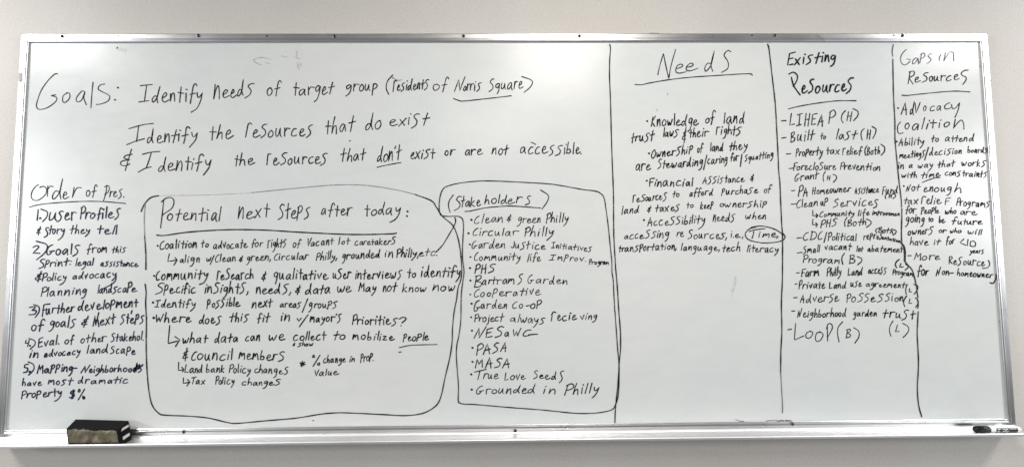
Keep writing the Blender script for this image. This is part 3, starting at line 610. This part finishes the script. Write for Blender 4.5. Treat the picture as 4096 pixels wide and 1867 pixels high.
nt.links.new(r.outputs[0], mx.inputs[6]); nt.links.new(r2.outputs[0], mx.inputs[7]); nt.links.new(mx.outputs[2], b.inputs['Base Color'])
n4 = noise(nt, 120, 5, rough=.7); bump(nt, b, n4.outputs[0], 0.8, 0.003)
M_slot = mat('pale_slot', (0.55, 0.54, 0.50), 0.8)[0]
YF, YB = -.0500, -.0095
front = [at(264, 1713, YF), at(474, 1716, YF), at(489, 1776, YF), at(272, 1777, YF)]
back = [at(302, 1674, YB), at(516, 1680, YB), at(530, 1752, YB), at(312, 1755, YB)]
for p in (front[2], front[3], back[2], back[3]): p.z = .8722
body = hexa('eraser_body', front + back, M_blk, ER, .0022)
# felt: a lumpy pad in front of the body, in two pieces
def felt(pts, name, seed):
    TL, TR, BR, BL = [at(x, y, YF - .0015) for x, y in pts]; nu, nv = 26, 12; v = []; f = []
    rnd = random.Random(seed)
    ph = [rnd.uniform(0, 6) for _ in range(6)]
    for j in range(nv + 1):
        for i in range(nu + 1):
            u, w_ = i / nu, j / nv
            p = TL.lerp(TR, u).lerp(BL.lerp(BR, u), w_)
            e = min(u, 1 - u, ) * 14; g = min(w_, 1 - w_) * 7
            d = .0032 * min(1, e) ** .5 * min(1, g) ** .5
            d += .0006 * math.sin(9 * u + ph[0] + 5 * w_) * math.sin(7 * w_ + ph[1])
            edge = .0007 * math.sin(17 * u + ph[2]) + .0004 * math.sin(41 * u + ph[3])
            v.append((p.x, YF + .0008 - d, p.z + (edge if w_ < .2 else 0)))
    for j in range(nv):
        for i in range(nu):
            a = j * (nu + 1) + i; f.append((a, a + nu + 1, a + nu + 2, a + 1))
    o = mesh_obj(name, v, f, M_felt, ER, smooth=True); return o
felt([(265, 1715), (358, 1716), (366, 1772), (273, 1774)], 'felt_pad', 3)
felt([(356, 1720), (466, 1719), (474, 1771), (365, 1773)], 'felt_pad', 8)
# pale slots in the right end
nrm = (front[2] - front[1]).cross(back[1] - front[1]).normalized()
p0 = front[1]
out = nrm if nrm.x > 0 else -nrm
for q in ([(486, 1723), (489, 1711), (514, 1696), (516, 1704)], [(493, 1758), (492, 1745), (518, 1729), (520, 1739)]):
    P = [at_plane(x, y, p0 + out * .0008, nrm) for x, y in q]; Pb = [p - out * .002 for p in P]
    mesh_obj('end_slot', P + Pb, [(0, 1, 2, 3), (7, 6, 5, 4), (0, 4, 5, 1), (1, 5, 6, 2), (2, 6, 7, 3), (3, 7, 4, 0)], M_slot, ER)

# ------------------------------------------------------------------ marker pen
PEN = bpy.data.objects.new('marker_pen', None); C.objects.link(PEN)
PEN['label'] = 'capped marker with white barrel and black cap, on the right end of the tray'; PEN['category'] = 'marker pen'
M_white = mat('white_plastic', (0.82, 0.82, 0.82), 0.25)[0]
M_cap = mat('black_plastic', (0.006, 0.006, 0.008), 0.35, **{'Specular IOR Level': 0.3})[0]
M_navy = mat('navy_label', (0.012, 0.014, 0.045), 0.3)[0]
M_prt = mat('white_print', (0.80, 0.80, 0.78), 0.5)[0]
M_glint = mat('silver_grey_glint', (0.30, 0.31, 0.33), 0.35)[0]  # grey of the highlight painted on the dark label
PY = -.0350; PR = .0094; PZ = .8716 + PR + .0004
def px2x(px): return at(px, 1714, PY).x
def lathe_x(name, prof, mt, seg=32, a0=0, a1=2 * math.pi):
    v = []; f = []; full = abs(a1 - a0 - 2 * math.pi) < 1e-6; m = seg if full else seg + 1
    for x, r in prof:
        for i in range(m):
            a = a0 + (a1 - a0) * i / seg; v.append((x, PY + r * math.cos(a), PZ + r * math.sin(a)))
    for k in range(len(prof) - 1):
        for i in range(seg):
            j = (i + 1) % m; f.append((k * m + i, k * m + j, (k + 1) * m + j, (k + 1) * m + i))
    if full: f += [tuple(range(m))[::-1], tuple(range((len(prof) - 1) * m, len(prof) * m))]
    return mesh_obj(name, v, f, mt, PEN, smooth=True)
xa, xc, xe = px2x(3899), px2x(3952), px2x(4083)
lathe_x('barrel', [(xc - .002, PR * .93), (xc + .004, PR * .97), (xe - .030, PR), (xe - .016, PR * .98), (xe - .007, PR * .80), (xe - .002, PR * .55), (xe, PR * .30)], M_white)
lathe_x('cap', [(xa, PR * .70), (xa + .0008, PR * .86), (xa + .003, PR * 1.0), (xa + .010, PR * 1.06), (xa + .0105, PR * 1.12), (xc - .010, PR * 1.14), (xc - .001, PR * 1.10), (xc, PR * .98)], M_cap)
# cap clip: a raised bar
box('cap_clip', (xa + .004, PY - PR * 1.22, PZ - .0012), (xc - .002, PY - PR * .98, PZ + .0022), M_cap, PEN, .0006)
A0, A1 = math.radians(142), math.radians(246)
lathe_x('printed_label_or_glint', [(px2x(3973), PR * 1.012), (px2x(4025), PR * 1.015)], M_navy, 14, A0, A1)
lathe_x('printed_label_or_glint', [(px2x(4025.5), PR * 1.015), (px2x(4054), PR * 1.015), (px2x(4059), PR * .99)], M_cap, 14, A0, A1)
lathe_x('printed_label_or_glint', [(px2x(4028), PR * 1.025), (px2x(4052), PR * 1.025)], M_glint, 5, math.radians(148), math.radians(168))  # highlight painted as a pale strip along the upper label
K = Ink(); rnd = random.Random(5)
LX0, LX1 = px2x(3978), px2x(4022)
hgt = .0125
pen = LX0
GL = {'E': [[(1, 1), (0, 1), (0, 0), (1, 0)], [(0, .5), (.8, .5)]], 'X': [[(0, 1), (1, 0)], [(1, 1), (0, 0)]], 'P': [[(0, 0), (0, 1), (.9, 1), (1, .75), (.9, .45), (0, .45)]],
      'O': [[(.5, 1), (.1, .9), (0, .5), (.1, .1), (.5, 0), (.9, .1), (1, .5), (.9, .9), (.5, 1)]]}
cw = (LX1 - LX0) / 4.0
vv, ff = [], []
for ch in 'EXPO':
    for st in GL[ch]:
        K.ribbon([(pen + a * cw * .72, .0012 + c * (hgt - .0024)) for a, c in st], .0025, rnd)
    pen += cw
for (x, y, s) in K.v:      # wrap the print round the barrel
    a = A1 - math.radians(16) - s / PR
    vv.append((x, PY + PR * 1.03 * math.cos(a), PZ + PR * 1.03 * math.sin(a)))
mesh_obj('lettering', vv, K.f, M_prt, PEN, label='white capital letters reading EXPO')
